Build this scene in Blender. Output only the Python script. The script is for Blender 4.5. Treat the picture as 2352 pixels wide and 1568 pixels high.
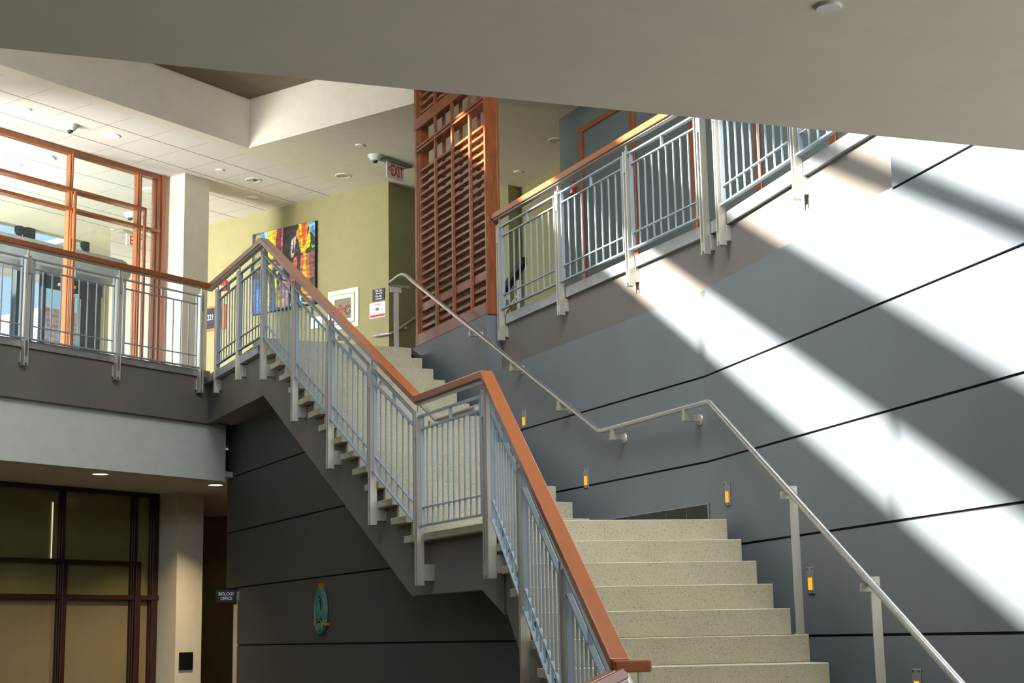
import bpy, bmesh, math, random
from mathutils import Matrix, Vector
random.seed(7)
for o in list(bpy.data.objects): bpy.data.objects.remove(o, do_unlink=True)
SC = bpy.context.scene
COL = SC.collection
R = math.radians

# ---------------------------------------------------------------- levels
H = .161                       # riser
ZL = 15*H                      # intermediate landing
Z2 = 29*H                      # second floor
ZE = ZL - 4.892*H              # eye
CZ = 7.767                     # second floor ceiling
CG = 3.53                      # ground floor ceiling

# ---------------------------------------------------------------- camera
cam = bpy.data.cameras.new('camera'); camo = bpy.data.objects.new('camera', cam); COL.objects.link(camo)
cam.sensor_fit = 'HORIZONTAL'; cam.sensor_width = 36.0; cam.lens = 36.0*3571.9/2352.0
cam.clip_start = .05; cam.clip_end = 300
pt, rl = R(10.7603), R(-1.1202)
F = Vector((0, math.cos(pt), math.sin(pt))); Up = Vector((0, -math.sin(pt), math.cos(pt))); Rt = Vector((1, 0, 0))
R2 = math.cos(rl)*Rt + math.sin(rl)*Up; U2 = -math.sin(rl)*Rt + math.cos(rl)*Up
camo.matrix_world = Matrix(((R2.x, U2.x, -F.x, 0), (R2.y, U2.y, -F.y, 0), (R2.z, U2.z, -F.z, ZE), (0, 0, 0, 1)))
SC.camera = camo

# ---------------------------------------------------------------- light and exposure
vs = SC.view_settings
vs.view_transform = 'Standard'; vs.look = 'None'; vs.gamma = 1.0; vs.use_curve_mapping = False
vs.exposure = 0.0
W = bpy.data.worlds.new('sky'); SC.world = W; W.use_nodes = True
wn = W.node_tree.nodes; wn['Background'].inputs[0].default_value = (.55, .74, 1.0, 1); wn['Background'].inputs[1].default_value = 2.2
sun = bpy.data.lights.new('sun', 'SUN'); suno = bpy.data.objects.new('sun', sun); COL.objects.link(suno)
sun.energy = 44.0; sun.angle = R(1.1); sun.color = (1.0, .97, .92)
sa, se = R(66), R(32.9)
sv = Vector((math.cos(se)*math.sin(sa), math.cos(se)*math.cos(sa), -math.sin(se)))
suno.rotation_mode = 'QUATERNION'; suno.rotation_quaternion = (-sv).to_track_quat('Z', 'Y'); suno.location = (-12, -6, 14)

def area(name, loc, aim, sx, sy, power, color=(1, 1, 1)):
    l = bpy.data.lights.new(name, 'AREA'); o = bpy.data.objects.new(name, l); COL.objects.link(o)
    l.shape = 'RECTANGLE'; l.size = sx; l.size_y = sy; l.energy = power; l.color = color
    o.location = loc; d = Vector(aim)-Vector(loc)
    o.rotation_mode = 'QUATERNION'; o.rotation_quaternion = (-d).to_track_quat('Z', 'Y')
    return o
# added fill lamps, out of view: over the hall, left corridor and right hall
area('overhead_fill_light', (-5.6, 5.0, 8.62), (.6, 10.5, 2.6), 3.0, 11.0, 60, (.92, .96, 1.0))  # this and the next two: fill lamps added under the roof
area('overhead_fill_light', (-.3, 9.8, 8.5), (.4, 11.6, 3), 2.4, 5.0, 460, (.95, .98, 1.0))
area('overhead_fill_light', (1.5, 6.6, 8.6), (1.1, 8.8, 2), 2.0, 3.0, 260, (.97, .98, 1.0))
area('balcony_fill_light', (-8.9, 13.0, 5.45), (-3.9, 19.6, 6.3), 2.0, 1.3, 125, (1, .97, .92)).data.spread = R(110)  # added to brighten the upper ceiling and column on the left
area('inner_corridor_fill_light', (-7.95, 16.2, 5.9), (-6.2, 21.6, 6.6), 1.6, 2.0, 620, (1, .98, .94)).data.spread = R(120)  # added to brighten the corridor behind the left glazing
area('hall_fill_light', (6.4, 19.5, 6.2), (-1.0, 20.0, 6.8), 3.0, 2.4, 460, (1, .95, .88))  # added to brighten the upper ceiling from the right
area('end_corridor_fill_light', (-4.45, 27.3, 6.3), (-6.3, 22.9, 6.4), 1.6, 1.6, 160, (1, .97, .92))  # added to lift the dark end of the corridor
# added fill lamp behind the viewer, brightens faces turned to the camera
area('rear_fill_light', (.5, -8.8, 6.6), (.5, 9, 3.6), 7.0, 2.6, 520, (.97, .98, 1.0))
# added fill lamp right of the viewer, brightens the near soffit
area('soffit_fill_light', (3.92, 3.0, 1.3), (0, 2.0, 2.0), 3.6, 2.0, 75, (1, .97, .93))

# ---------------------------------------------------------------- frames
def head(a): return Vector((math.sin(R(a)), math.cos(R(a)), 0))
def frame(o, a):
    return Matrix.Translation(Vector(o)) @ Matrix.Rotation(R(90-a), 4, 'Z')
UF = frame((.7442, 12.6276, 0), -26.55)     # upper flight: x up the stair, y to its left (guard at y=1.67)
LF = frame((1.4879, 10.9837, 0), -9.393)    # lower flight
MW = frame((1.447, 11.596, 0), -25.6)       # wall beside the upper flight
RW = frame((1.447, 11.596, 0), -16.32)      # wall beside the lower flight
DF = frame((-3.484, 17.574, 0), 35.31)      # left balcony, corridor glazing, ceiling
GF = frame((-1.645, 20.447, 0), -54.5)      # green wall
TF = frame((.621, 17.982, 0), -26.6)        # teal wall
def wp(fr, x, y, z=0): return fr @ Vector((x, y, z))
def loc(fr, p): return fr.inverted() @ Vector(p)

# ---------------------------------------------------------------- materials
def lin(c):
    return tuple(((v/255)/12.92 if v/255 <= .04045 else ((v/255+.055)/1.055)**2.4) for v in c)+(1,)
def mat(name, rgb, rough=.6, metal=0.0, var=.04, scale=6.0, coat=0.0, bump=0.0, bscale=60, spec=.5, stretch=None):
    m = bpy.data.materials.new(name); m.use_nodes = True; nt = m.node_tree; b = nt.nodes['Principled BSDF']
    b.inputs['Roughness'].default_value = rough; b.inputs['Metallic'].default_value = metal
    b.inputs['Coat Weight'].default_value = coat; b.inputs['Coat Roughness'].default_value = .12
    b.inputs['Specular IOR Level'].default_value = spec
    tc = nt.nodes.new('ShaderNodeTexCoord'); mp = nt.nodes.new('ShaderNodeMapping'); nt.links.new(tc.outputs['Object'], mp.inputs[0])
    if stretch: mp.inputs['Scale'].default_value = stretch
    n = nt.nodes.new('ShaderNodeTexNoise'); n.inputs['Scale'].default_value = scale; n.inputs['Detail'].default_value = 6
    nt.links.new(mp.outputs[0], n.inputs['Vector'])
    cr = nt.nodes.new('ShaderNodeValToRGB'); c = lin(rgb)
    cr.color_ramp.elements[0].position = .3; cr.color_ramp.elements[1].position = .7
    cr.color_ramp.elements[0].color = tuple(v*(1-var*2.5) for v in c[:3])+(1,)
    cr.color_ramp.elements[1].color = tuple(min(1, v*(1+var*2.5)) for v in c[:3])+(1,)
    nt.links.new(n.outputs['Fac'], cr.inputs[0]); nt.links.new(cr.outputs[0], b.inputs['Base Color'])
    if bump:
        n2 = nt.nodes.new('ShaderNodeTexNoise'); n2.inputs['Scale'].default_value = bscale; nt.links.new(mp.outputs[0], n2.inputs['Vector'])
        bp = nt.nodes.new('ShaderNodeBump'); bp.inputs['Strength'].default_value = bump; bp.inputs['Distance'].default_value = .004
        nt.links.new(n2.outputs['Fac'], bp.inputs['Height']); nt.links.new(bp.outputs[0], b.inputs['Normal'])
    return m
def emis(name, rgb, s):
    m = bpy.data.materials.new(name); m.use_nodes = True; nt = m.node_tree; nt.nodes.clear()
    e = nt.nodes.new('ShaderNodeEmission'); e.inputs[0].default_value = lin(rgb); e.inputs[1].default_value = s
    o = nt.nodes.new('ShaderNodeOutputMaterial'); nt.links.new(e.outputs[0], o.inputs[0]); return m
def glass(name, rgb=(235, 240, 238), refl=.06, haze=None):
    m = bpy.data.materials.new(name); m.use_nodes = True; nt = m.node_tree; nt.nodes.clear()
    t = nt.nodes.new('ShaderNodeBsdfTransparent'); t.inputs[0].default_value = lin(rgb)
    g = nt.nodes.new('ShaderNodeBsdfGlossy'); g.inputs['Roughness'].default_value = .03
    mx = nt.nodes.new('ShaderNodeMixShader'); mx.inputs[0].default_value = refl
    nt.links.new(t.outputs[0], mx.inputs[1]); nt.links.new(g.outputs[0], mx.inputs[2])
    o = nt.nodes.new('ShaderNodeOutputMaterial')
    if haze:
        d = nt.nodes.new('ShaderNodeBsdfDiffuse'); d.inputs[0].default_value = lin(haze[:3])
        m2 = nt.nodes.new('ShaderNodeMixShader'); m2.inputs[0].default_value = haze[3]
        nt.links.new(mx.outputs[0], m2.inputs[1]); nt.links.new(d.outputs[0], m2.inputs[2]); nt.links.new(m2.outputs[0], o.inputs[0])
    else: nt.links.new(mx.outputs[0], o.inputs[0])
    return m
GREY = mat('grey_wall_paint', (112, 118, 121), .55, var=.03, scale=1.2, bump=.12, bscale=250)
FASC = mat('taupe_fascia_paint', (114, 107, 98), .6, var=.03, scale=1.5, bump=.1, bscale=250)
JNT = mat('black_joint', (16, 16, 18), .8)
CREAM = mat('cream_paint', (226, 219, 200), .75, var=.015, bump=.05, bscale=200)
CREAMB = mat('grey_white_paint', (205, 208, 196), .75, var=.015, bump=.05, bscale=200)
SOFF = mat('soffit_paint', (226, 220, 206), .8, var=.012, bump=.08, bscale=300)
GREEN = mat('olive_green_paint', (146, 139, 98), .75, var=.02, bump=.05, bscale=200)
TEAL = mat('teal_paint', (102, 114, 110), .75, var=.02)
DKBR = mat('coffer_paint', (120, 108, 88), .8)
STEEL = mat('brushed_stainless', (190, 184, 172), .40, metal=.55, var=.05, scale=14, stretch=(1, 1, .15))
CHAN = mat('dull_steel_channel', (168, 168, 166), .42, metal=.55, var=.06, scale=8)
BLUE = mat('blue_grey_enamel', (142, 158, 168), .4, var=.02, coat=.3)
WOOD = mat('cherry_wood', (160, 92, 52), .30, var=.035, scale=5, coat=.6, stretch=(.35, 6, 6))
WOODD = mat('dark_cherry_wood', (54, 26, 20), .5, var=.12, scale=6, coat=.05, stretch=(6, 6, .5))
WOODV = mat('cherry_wood_upright', (148, 84, 42), .36, var=.08, scale=5, coat=.5, stretch=(6, 6, .35))
WHITE = mat('white_enamel', (232, 232, 228), .5)
DARK = mat('dark_grey_plastic', (44, 48, 54), .5)
BLACK = mat('black_plastic', (14, 16, 18), .5)
REDP = mat('red_paint', (196, 30, 34), .5)
REDT = mat('red_lettering', (200, 36, 48), .5)
WTXT = mat('white_lettering', (240, 240, 236), .5)
GRANITE = mat('black_granite_tile', (34, 36, 42), .35, var=.3, scale=160)
GROUT = mat('tile_grout', (120, 118, 110), .8)
BRASS = mat('brass', (214, 150, 40), .35, metal=.6)
TEALB = mat('verdigris_bronze', (84, 140, 122), .55, var=.15, scale=14, bump=.5, bscale=50)
TEALD = mat('dark_verdigris', (36, 62, 54), .7, var=.15, scale=14)
CONC = mat('corridor_brown_paint', (150, 130, 78), .8)
GROUND = mat('polished_floor', (104, 96, 80), .35, var=.06, scale=20)
LITE = emis('lamp_glow', (255, 226, 180), 9.0)
LITEO = emis('step_lamp_glow', (255, 176, 44), 1.25)
REFL = mat('lamp_reflector', (170, 168, 160), .12, metal=1.0)
GLASS = glass('clear_glass')
GLASSD = mat('olive_blind_behind_glass', (128, 124, 80), .3, var=.02, coat=.5)
FROST = mat('frosted_panel', (136, 120, 88), .55, var=.02)
SKYB = emis('sky_behind_window', (150, 190, 240), 1.1)
BRICK = None

def terrazzo():
    m = bpy.data.materials.new('terrazzo'); m.use_nodes = True; nt = m.node_tree; b = nt.nodes['Principled BSDF']
    b.inputs['Roughness'].default_value = .45
    tc = nt.nodes.new('ShaderNodeTexCoord')
    n = nt.nodes.new('ShaderNodeTexNoise'); n.inputs['Scale'].default_value = 5; n.inputs['Detail'].default_value = 5
    nt.links.new(tc.outputs['Object'], n.inputs['Vector'])
    base = nt.nodes.new('ShaderNodeValToRGB'); base.color_ramp.elements[0].color = lin((172, 165, 138)); base.color_ramp.elements[1].color = lin((192, 185, 158))
    nt.links.new(n.outputs['Fac'], base.inputs[0]); prev = base.outputs[0]
    for sc, th, c in ((84, .20, (104, 106, 102)), (42, .12, (66, 72, 84)), (110, .24, (136, 124, 96)), (120, .26, (212, 204, 172))):
        v = nt.nodes.new('ShaderNodeTexVoronoi'); v.inputs['Scale'].default_value = sc; nt.links.new(tc.outputs['Object'], v.inputs['Vector'])
        lt = nt.nodes.new('ShaderNodeMath'); lt.operation = 'LESS_THAN'; lt.inputs[1].default_value = th; nt.links.new(v.outputs['Distance'], lt.inputs[0])
        sp = nt.nodes.new('ShaderNodeSeparateColor'); nt.links.new(v.outputs['Color'], sp.inputs[0])
        gt = nt.nodes.new('ShaderNodeMath'); gt.operation = 'GREATER_THAN'; gt.inputs[1].default_value = .45; nt.links.new(sp.outputs[0], gt.inputs[0])
        ml = nt.nodes.new('ShaderNodeMath'); ml.operation = 'MULTIPLY'; nt.links.new(lt.outputs[0], ml.inputs[0]); nt.links.new(gt.outputs[0], ml.inputs[1])
        mx = nt.nodes.new('ShaderNodeMix'); mx.data_type = 'RGBA'; nt.links.new(ml.outputs[0], mx.inputs[0]); nt.links.new(prev, mx.inputs[6]); mx.inputs[7].default_value = lin(c)
        prev = mx.outputs[2]
    nt.links.new(prev, b.inputs['Base Color']); return m
WOODS = mat('screen_cherry_wood', (138, 76, 42), .34, var=.1, scale=5, coat=.5, stretch=(1, 6, 1.5))
TERR = terrazzo()
def tiles():
    m = bpy.data.materials.new('ceiling_tile_grid'); m.use_nodes = True; nt = m.node_tree; b = nt.nodes['Principled BSDF']; b.inputs['Roughness'].default_value = .85
    tc = nt.nodes.new('ShaderNodeTexCoord'); sp = nt.nodes.new('ShaderNodeSeparateXYZ'); nt.links.new(tc.outputs['Object'], sp.inputs[0])
    def M(op, a, bb=None):
        x = nt.nodes.new('ShaderNodeMath'); x.operation = op
        for i, q in enumerate((a, bb)):
            if q is None: continue
            if isinstance(q, (int, float)): x.inputs[i].default_value = q
            else: nt.links.new(q, x.inputs[i])
        return x.outputs[0]
    def line(sock, w):
        f = M('FRACT', M('ADD', M('DIVIDE', sock, .61), .5)); return M('LESS_THAN', M('MULTIPLY', M('ABSOLUTE', M('SUBTRACT', f, .5)), .61), w)
    n = nt.nodes.new('ShaderNodeTexNoise'); n.inputs['Scale'].default_value = 90; n.inputs['Detail'].default_value = 3; nt.links.new(tc.outputs['Object'], n.inputs['Vector'])
    cr = nt.nodes.new('ShaderNodeValToRGB'); cr.color_ramp.elements[0].color = lin((212, 206, 196)); cr.color_ramp.elements[1].color = lin((238, 234, 226)); nt.links.new(n.outputs['Fac'], cr.inputs[0])
    mx = nt.nodes.new('ShaderNodeMix'); mx.data_type = 'RGBA'; nt.links.new(line(sp.outputs[0], .008), mx.inputs[0]); nt.links.new(cr.outputs[0], mx.inputs[6]); mx.inputs[7].default_value = lin((196, 194, 178))
    m2 = nt.nodes.new('ShaderNodeMix'); m2.data_type = 'RGBA'; nt.links.new(line(sp.outputs[1], .009), m2.inputs[0]); nt.links.new(mx.outputs[2], m2.inputs[6]); m2.inputs[7].default_value = lin((126, 130, 116))  # darker lines along one direction: reveal shadow put into the grid colour
    nt.links.new(m2.outputs[2], b.inputs['Base Color']); return m
TILE = tiles()
def brick():
    m = bpy.data.materials.new('red_brick'); m.use_nodes = True; nt = m.node_tree; b = nt.nodes['Principled BSDF']; b.inputs['Roughness'].default_value = .9
    tc = nt.nodes.new('ShaderNodeTexCoord'); mp = nt.nodes.new('ShaderNodeMapping'); mp.inputs['Rotation'].default_value = (R(90), 0, 0)
    nt.links.new(tc.outputs['Object'], mp.inputs[0])
    k = nt.nodes.new('ShaderNodeTexBrick'); k.inputs['Scale'].default_value = 1; k.inputs['Brick Width'].default_value = .30; k.inputs['Row Height'].default_value = .10; k.inputs['Mortar Size'].default_value = .012
    k.inputs['Color1'].default_value = lin((206, 120, 112)); k.inputs['Color2'].default_value = lin((188, 150, 168)); k.inputs['Mortar'].default_value = lin((200, 196, 196))
    nt.links.new(mp.outputs[0], k.inputs['Vector']); nt.links.new(k.outputs[0], b.inputs['Base Color']); return m
BRICK = brick()

# ---------------------------------------------------------------- mesh builder
class MB:
    def __init__(s): s.v = []; s.f = []; s.mi = []; s.m = 0; s.sm = []
    def add(s, vs_, fs, smooth=False):
        b = len(s.v); s.v += [tuple(v) for v in vs_]
        for f in fs: s.f.append([b+i for i in f]); s.mi.append(s.m); s.sm.append(smooth)
        return s
    def box(s, x0, x1, y0, y1, z0, z1):
        v = [(x, y, z) for z in (z0, z1) for y in (y0, y1) for x in (x0, x1)]
        return s.add(v, [(0, 2, 3, 1), (4, 5, 7, 6), (0, 1, 5, 4), (2, 6, 7, 3), (0, 4, 6, 2), (1, 3, 7, 5)])
    def prism(s, poly, z0, z1):                    # polygon in xy, extruded in z
        n = len(poly); v = [(x, y, z0) for x, y in poly]+[(x, y, z1) for x, y in poly]
        return s.add(v, [tuple(range(n))[::-1], tuple(range(n, 2*n))]+[(i, (i+1) % n, n+(i+1) % n, n+i) for i in range(n)])
    def slab(s, poly, y0, y1):                     # polygon in xz, extruded in y
        n = len(poly); v = [(x, y0, z) for x, z in poly]+[(x, y1, z) for x, z in poly]
        return s.add(v, [tuple(range(n)), tuple(range(n, 2*n))[::-1]]+[(i, n+i, n+(i+1) % n, (i+1) % n) for i in range(n)])
    def sweep(s, pts, w, h, top=True, off=0.0):    # rectangular rail, mitred in plan; z is top (or middle)
        P = [Vector(p) for p in pts]; n = len(P); D = []
        for i in range(n-1):
            d = Vector((P[i+1].x-P[i].x, P[i+1].y-P[i].y, 0)); D.append(d.normalized() if d.length > 1e-6 else None)
        for i in range(n-1):
            if D[i] is None: D[i] = D[i-1] if i else D[i+1]
        v = []
        for i in range(n):
            a = D[max(0, i-1)]; b = D[min(n-2, i)]; t = (a+b).normalized(); k = 1/max(.3, t.dot(a)); nn = Vector((-t.y, t.x, 0))*k
            zt = P[i].z if top else P[i].z+h/2
            for sy, sz in ((-.5, 0), (.5, 0), (.5, -h), (-.5, -h)):
                q = P[i]+nn*(sy*w+off); v.append((q.x, q.y, zt+sz))
        f = [(0, 1, 2, 3)]+[tuple(4*(n-1)+j for j in (3, 2, 1, 0))]
        for i in range(n-1):
            for j in range(4):
                a = 4*i+j; b = 4*i+(j+1) % 4; f.append((a, a+4, b+4, b))
        return s.add(v, f)
    def bar(s, p, q, w, h): return s.sweep([p, q], w, h, top=False)
    def tube(s, pts, r, n=10, caps=True):
        P = [Vector(p) for p in pts]; v = []; up = Vector((0, 0, 1)); prev = None
        for i, p in enumerate(P):
            a = (P[i]-P[i-1]).normalized() if i else (P[1]-P[0]).normalized()
            b = (P[i+1]-P[i]).normalized() if i < len(P)-1 else a
            t = (a+b).normalized()
            if prev is None:
                x = t.cross(up); x = x.normalized() if x.length > 1e-3 else Vector((1, 0, 0))
            else: x = (prev-t*prev.dot(t)).normalized()
            prev = x; y = t.cross(x); k = 1/max(.5, t.dot(a))
            for j in range(n):
                an = 2*math.pi*j/n; v.append(p+(x*math.cos(an)+y*math.sin(an))*r*(k if False else 1))
        f = []
        for i in range(len(P)-1):
            for j in range(n): f.append((i*n+j, i*n+(j+1) % n, (i+1)*n+(j+1) % n, (i+1)*n+j))
        s.add(v, f, True)
        if caps: s.add(v[:n], [tuple(range(n))[::-1]]); s.add(v[-n:], [tuple(range(n))])
        return s
    def lathe(s, prof, c=(0, 0, 0), axis='z', n=24, sx=1.0, sy=1.0):
        v = []
        for r, t in prof:
            for j in range(n):
                a = 2*math.pi*j/n; x, y = r*math.cos(a)*sx, r*math.sin(a)*sy
                p = {'z': (x, y, t), 'y': (x, t, y), 'x': (t, x, y)}[axis]
                v.append((p[0]+c[0], p[1]+c[1], p[2]+c[2]))
        f = []
        for i in range(len(prof)-1):
            for j in range(n): f.append((i*n+j, i*n+(j+1) % n, (i+1)*n+(j+1) % n, (i+1)*n+j))
        s.add(v, f, True)
        if prof[0][0] > 1e-5: s.add(v[:n], [tuple(range(n))[::-1]])
        if prof[-1][0] > 1e-5: s.add(v[-n:], [tuple(range(n))])
        return s
    def build(s, name, mats, parent=None, bevel=0.0, fr=None, segs=1):
        me = bpy.data.meshes.new(name); me.from_pydata(s.v, [], s.f); me.validate(clean_customdata=False)
        if not isinstance(mats, (list, tuple)): mats = [mats]
        for m in mats: me.materials.append(m)
        if len(me.polygons) == len(s.f):
            for p, i, sm in zip(me.polygons, s.mi, s.sm): p.material_index = i; p.use_smooth = sm
        bm = bmesh.new(); bm.from_mesh(me); bmesh.ops.recalc_face_normals(bm, faces=bm.faces); bm.to_mesh(me); bm.free()
        o = bpy.data.objects.new(name, me); COL.objects.link(o)
        if parent is not None: o.parent = parent
        if fr is not None: o.matrix_world = fr
        if bevel:
            b = o.modifiers.new('bevel', 'BEVEL'); b.width = bevel; b.segments = segs; b.limit_method = 'ANGLE'; b.angle_limit = R(40)
        return o

def props(o, label, cat, group=None):
    o['label'] = label; o['category'] = cat
    if group: o['group'] = group
    return o
def thing(name, label, cat, fr, group=None):
    o = bpy.data.objects.new(name, None); COL.objects.link(o); o.empty_display_size = .1; o.matrix_world = fr
    return props(o, label, cat, group)
def struct(name, mb, m, fr=Matrix.Identity(4), bevel=0.0):
    o = mb.build(name, m, None, bevel, fr); o['kind'] = 'structure'; return o
def dup_tree(o, parent=None):
    c = o.copy(); COL.objects.link(c)
    if parent is not None: c.parent = parent
    for ch in list(o.children):
        if ch.name in SC.objects: dup_tree(ch, c)
    return c
def text_mesh(txt, size, name, m, parent, T, align='CENTER', depth=.001, squash=1.0, bold=0.0):
    cu = bpy.data.curves.new(name, 'FONT'); cu.body = txt; cu.size = size; cu.align_x = align; cu.align_y = 'CENTER'; cu.extrude = depth; cu.offset = bold
    cu.space_line = .95
    t = bpy.data.objects.new('tmp', cu); COL.objects.link(t); bpy.context.view_layer.update()
    me = bpy.data.meshes.new_from_object(t.evaluated_get(bpy.context.evaluated_depsgraph_get()))
    bpy.data.objects.remove(t); bpy.data.curves.remove(cu)
    me.transform(T @ Matrix.Diagonal((squash, 1, 1, 1))); me.materials.clear(); me.materials.append(m); me.name = name
    o = bpy.data.objects.new(name, me); COL.objects.link(o); o.parent = parent
    return o
def face_T(x, y, z, kind):
    # kind '-y': reads left to right along +x seen from -y ; '+y': seen from +y ; '-x': seen from -x
    if kind == '-y': m = Matrix(((1, 0, 0, x), (0, 0, -1, y), (0, 1, 0, z), (0, 0, 0, 1)))
    elif kind == '+y': m = Matrix(((-1, 0, 0, x), (0, 0, 1, y), (0, 1, 0, z), (0, 0, 0, 1)))
    else: m = Matrix(((0, 0, -1, x), (-1, 0, 0, y), (0, 1, 0, z), (0, 0, 0, 1)))
    return m

# ================================================================ SHELL
# ground floor
struct('floor', MB().box(-16, 10, -9, 30, -.12, 0), GROUND)
# second floor slab (plan outline follows the stair opening)
pl = []
for fr, x, y in ((DF, -7, .09), (DF, .12, .09), (UF, 4.10, 1.60), (UF, 4.10, -.02), (MW, 5.93, -.17), (MW, 3.92, -.17), (MW, 0, -.17), (RW, -2.88, -.17), (RW, -8, -.17)):
    p = wp(fr, x, y); pl.append((p.x, p.y))
pl += [(9, 4), (9, 28), (-14, 28), (-14, 17)]
struct('floor', MB().prism(pl, Z2-.06, Z2), GROUND)

# --- wall right (beside lower flight), panel joints every four risers
def jointed(mb, x0, x1, ztop, y0=0.0, depth=.20, z0=0.0, first=1.60, step=.644, gap=.016):
    z = z0; j = first
    while j < ztop-.02:
        mb.m = 0; mb.box(x0, x1, y0-depth, y0, z, j-gap/2)
        mb.m = 1; mb.box(x0, x1, y0-depth, y0-.014, j-gap/2, j+gap/2)
        z = j+gap/2; j += step
    mb.m = 0; mb.box(x0, x1, y0-depth, y0, z, ztop)
    return mb
LED = 4.187
mb = MB()
jointed(mb, -6.9, -2.88, 8.7, z0=0, first=1.60-.644); mb.m = 0; mb.box(-20, -6.9, -.2, 0, 2.45, 8.7).box(-20, -10.9, -.2, 0, 0, 2.45).box(-10.9, -6.9, -.2, 0, 0, .2)
jointed(mb, -2.88, 0, LED, first=1.60-.644, depth=.5)
struct('wall_right', mb, [GREY, JNT], RW)
mb = MB(); jointed(mb, 0, 5.93, LED, first=1.60-.644, depth=.5)
struct('wall_middle', mb, [GREY, JNT], MW)
# taupe fascia set back above the ledge, and the pier with the screen kerb
struct('wall_fascia', MB().prism([(-.013, -.16), (3.94, -.16), (3.94, -.45), (-.037, -.45)], LED-.02, Z2+.06), FASC, MW)
struct('wall_fascia', MB().prism([(-2.88, -.16), (.013, -.16), (.037, -.45), (-2.88, -.45)], LED-.02, Z2+.06), FASC, RW)
struct('wall_screen_kerb', MB().box(3.92, 5.93, -.30, 0, LED-.02, 4.785), GREY, MW)
# --- wall under the stair
mb = MB(); xs = 6.97; xj = 6.50; zt = 4.15
def wl(z0, z1, xa, xb, mi):
    mb.m = mi
    # top follows the underside of the flight: clip x so that z1 stays below it
    lim = .374+(z1-1.959)/.5552+.12 if z1 > 1.959 else -1.25
    xa = max(xa, lim-.35) if z1 > 1.97 else xa
    mb.box(xa, xb, 1.0+(.014 if mi else 0), 1.14-(.014 if mi else 0), z0, z1)
js = [1.60, 2.243, 2.887, 3.531]
# polygonal panels (x,z) clipped by sloping line
def under(x): return 1.99+max(0, (x-.374))*.5552 if x < 4.26 else 4.14
def panel(z0, z1, xb, mi):
    # region z0<z<min(z1,under(x)), x from -1.25 to xb
    def xat(z): return -1.25 if z <= 1.99 else .374+(z-1.99)/.5552
    a0, a1 = xat(z0), xat(z1)
    poly = [(a0, z0), (xb, z0), (xb, z1), (a1, z1)] if z1 < 4.14 else [(a0, z0), (xb, z0), (xb, 4.14), (4.26, 4.14)]
    if z0 < 1.99 < z1: poly.append((.374, 1.99)); poly.append((-1.25, 1.99))
    mb.m = mi; mb.slab(poly, 1.0, 1.14-(.014 if mi else 0))
g = .008
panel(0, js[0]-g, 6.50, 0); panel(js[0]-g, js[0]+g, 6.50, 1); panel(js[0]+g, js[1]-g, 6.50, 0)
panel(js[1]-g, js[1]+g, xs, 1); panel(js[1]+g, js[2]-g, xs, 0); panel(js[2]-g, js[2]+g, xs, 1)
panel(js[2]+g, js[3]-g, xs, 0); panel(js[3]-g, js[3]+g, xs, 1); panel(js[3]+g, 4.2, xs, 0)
struct('wall_under_stair', mb, [mat('shaded_grey_wall_paint', (88, 88, 82), .6, var=.03, scale=1.2), JNT], UF)  # grey wall paint with the under-stair shade put into its colour
struct('door_1', MB().box(6.56, 6.80, 1.02, 1.10, 0, 2.06).box(6.50, 6.56, 1.01, 1.13, 0, 2.10), CREAM, UF)

# --- left balcony fascia, white bulkhead, ground floor ceiling
struct('wall_balcony_fascia', MB().box(-8, .10, .06, .15, 4.10, Z2-.03), FASC, DF)
struct('wall_bulkhead', MB().box(-8, .42, .14, .30, 3.465, 4.12).box(.25, .40, .30, .5, 3.465, 4.12), CREAMB, DF)
struct('ceiling', MB().prism([(-8, .2), (.45, .2), (4.5, .2), (4.5, 8), (-8, 8)], CG, CG+.06), SOFF, DF)
struct('trim_1', MB().box(-8, .40, .30, .33, CG-.03, CG-.002), CREAM, DF)
# column shared by both storeys
struct('wall_column', MB().box(1.398, 1.838, 1.989, 2.43, 0, CZ), CREAM, DF)
# rooms behind
struct('wall_corridor_back', MB().box(.9, 6.5, 4.6, 4.7, 0, 4.58).box(6.4, 6.5, .8, 4.6, 0, 4.58), CONC, DF)
struct('door_2', MB().box(1.9, 3.6, 4.52, 4.6, 0, 2.62).box(1.8, 3.7, 4.50, 4.6, 2.62, 2.70), WOODD, DF)
struct('wall_office_back', MB().box(-9, 1.0, 4.9, 5.0, 0, 4.58), GREEN, DF)

# --- upper ceiling: plain strip, tile field, fascias and coffer of the atrium
cx, cy = 1.166, .581                                  # corner of the atrium opening in DF
struct('ceiling', MB().prism([(-9, cy), (cx, cy), (cx, -9), (10, -9), (10, .798), (-9, .798)], CZ, CZ+.08), CREAM, DF)
tO = DF @ Matrix.Translation((-.5295, 1.2511, 0))
struct('ceiling', MB().box(-9, 3.25, -.453, 3.70, CZ, CZ+.08).box(3.25, 11, -.453, 7.5, CZ, CZ+.08), TILE, tO)
struct('wall_corridor_end', MB().box(5.0, 9, 8.3, 8.4, Z2, CZ), CREAM, DF)
struct('wall_atrium_fascia', MB().box(-9, cx+.1, cy, cy+.1, CZ+.08, 8.413).box(cx, cx+.1, -9, cy, CZ+.08, 8.413), CREAM, DF)
struct('ceiling', MB().box(-7, cx+.1, cy-.75, cy+.1, 8.413, 8.46).box(cx-.75, cx+.1, -5, cy-.75, 8.413, 8.46), DKBR, DF)
struct('wall_coffer', MB().box(-7, cx-.75, cy-.75, cy-.70, 8.46, 9.0).box(cx-.75, cx-.70, -5, cy-.75, 8.46, 9.0), DKBR, DF)
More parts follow.
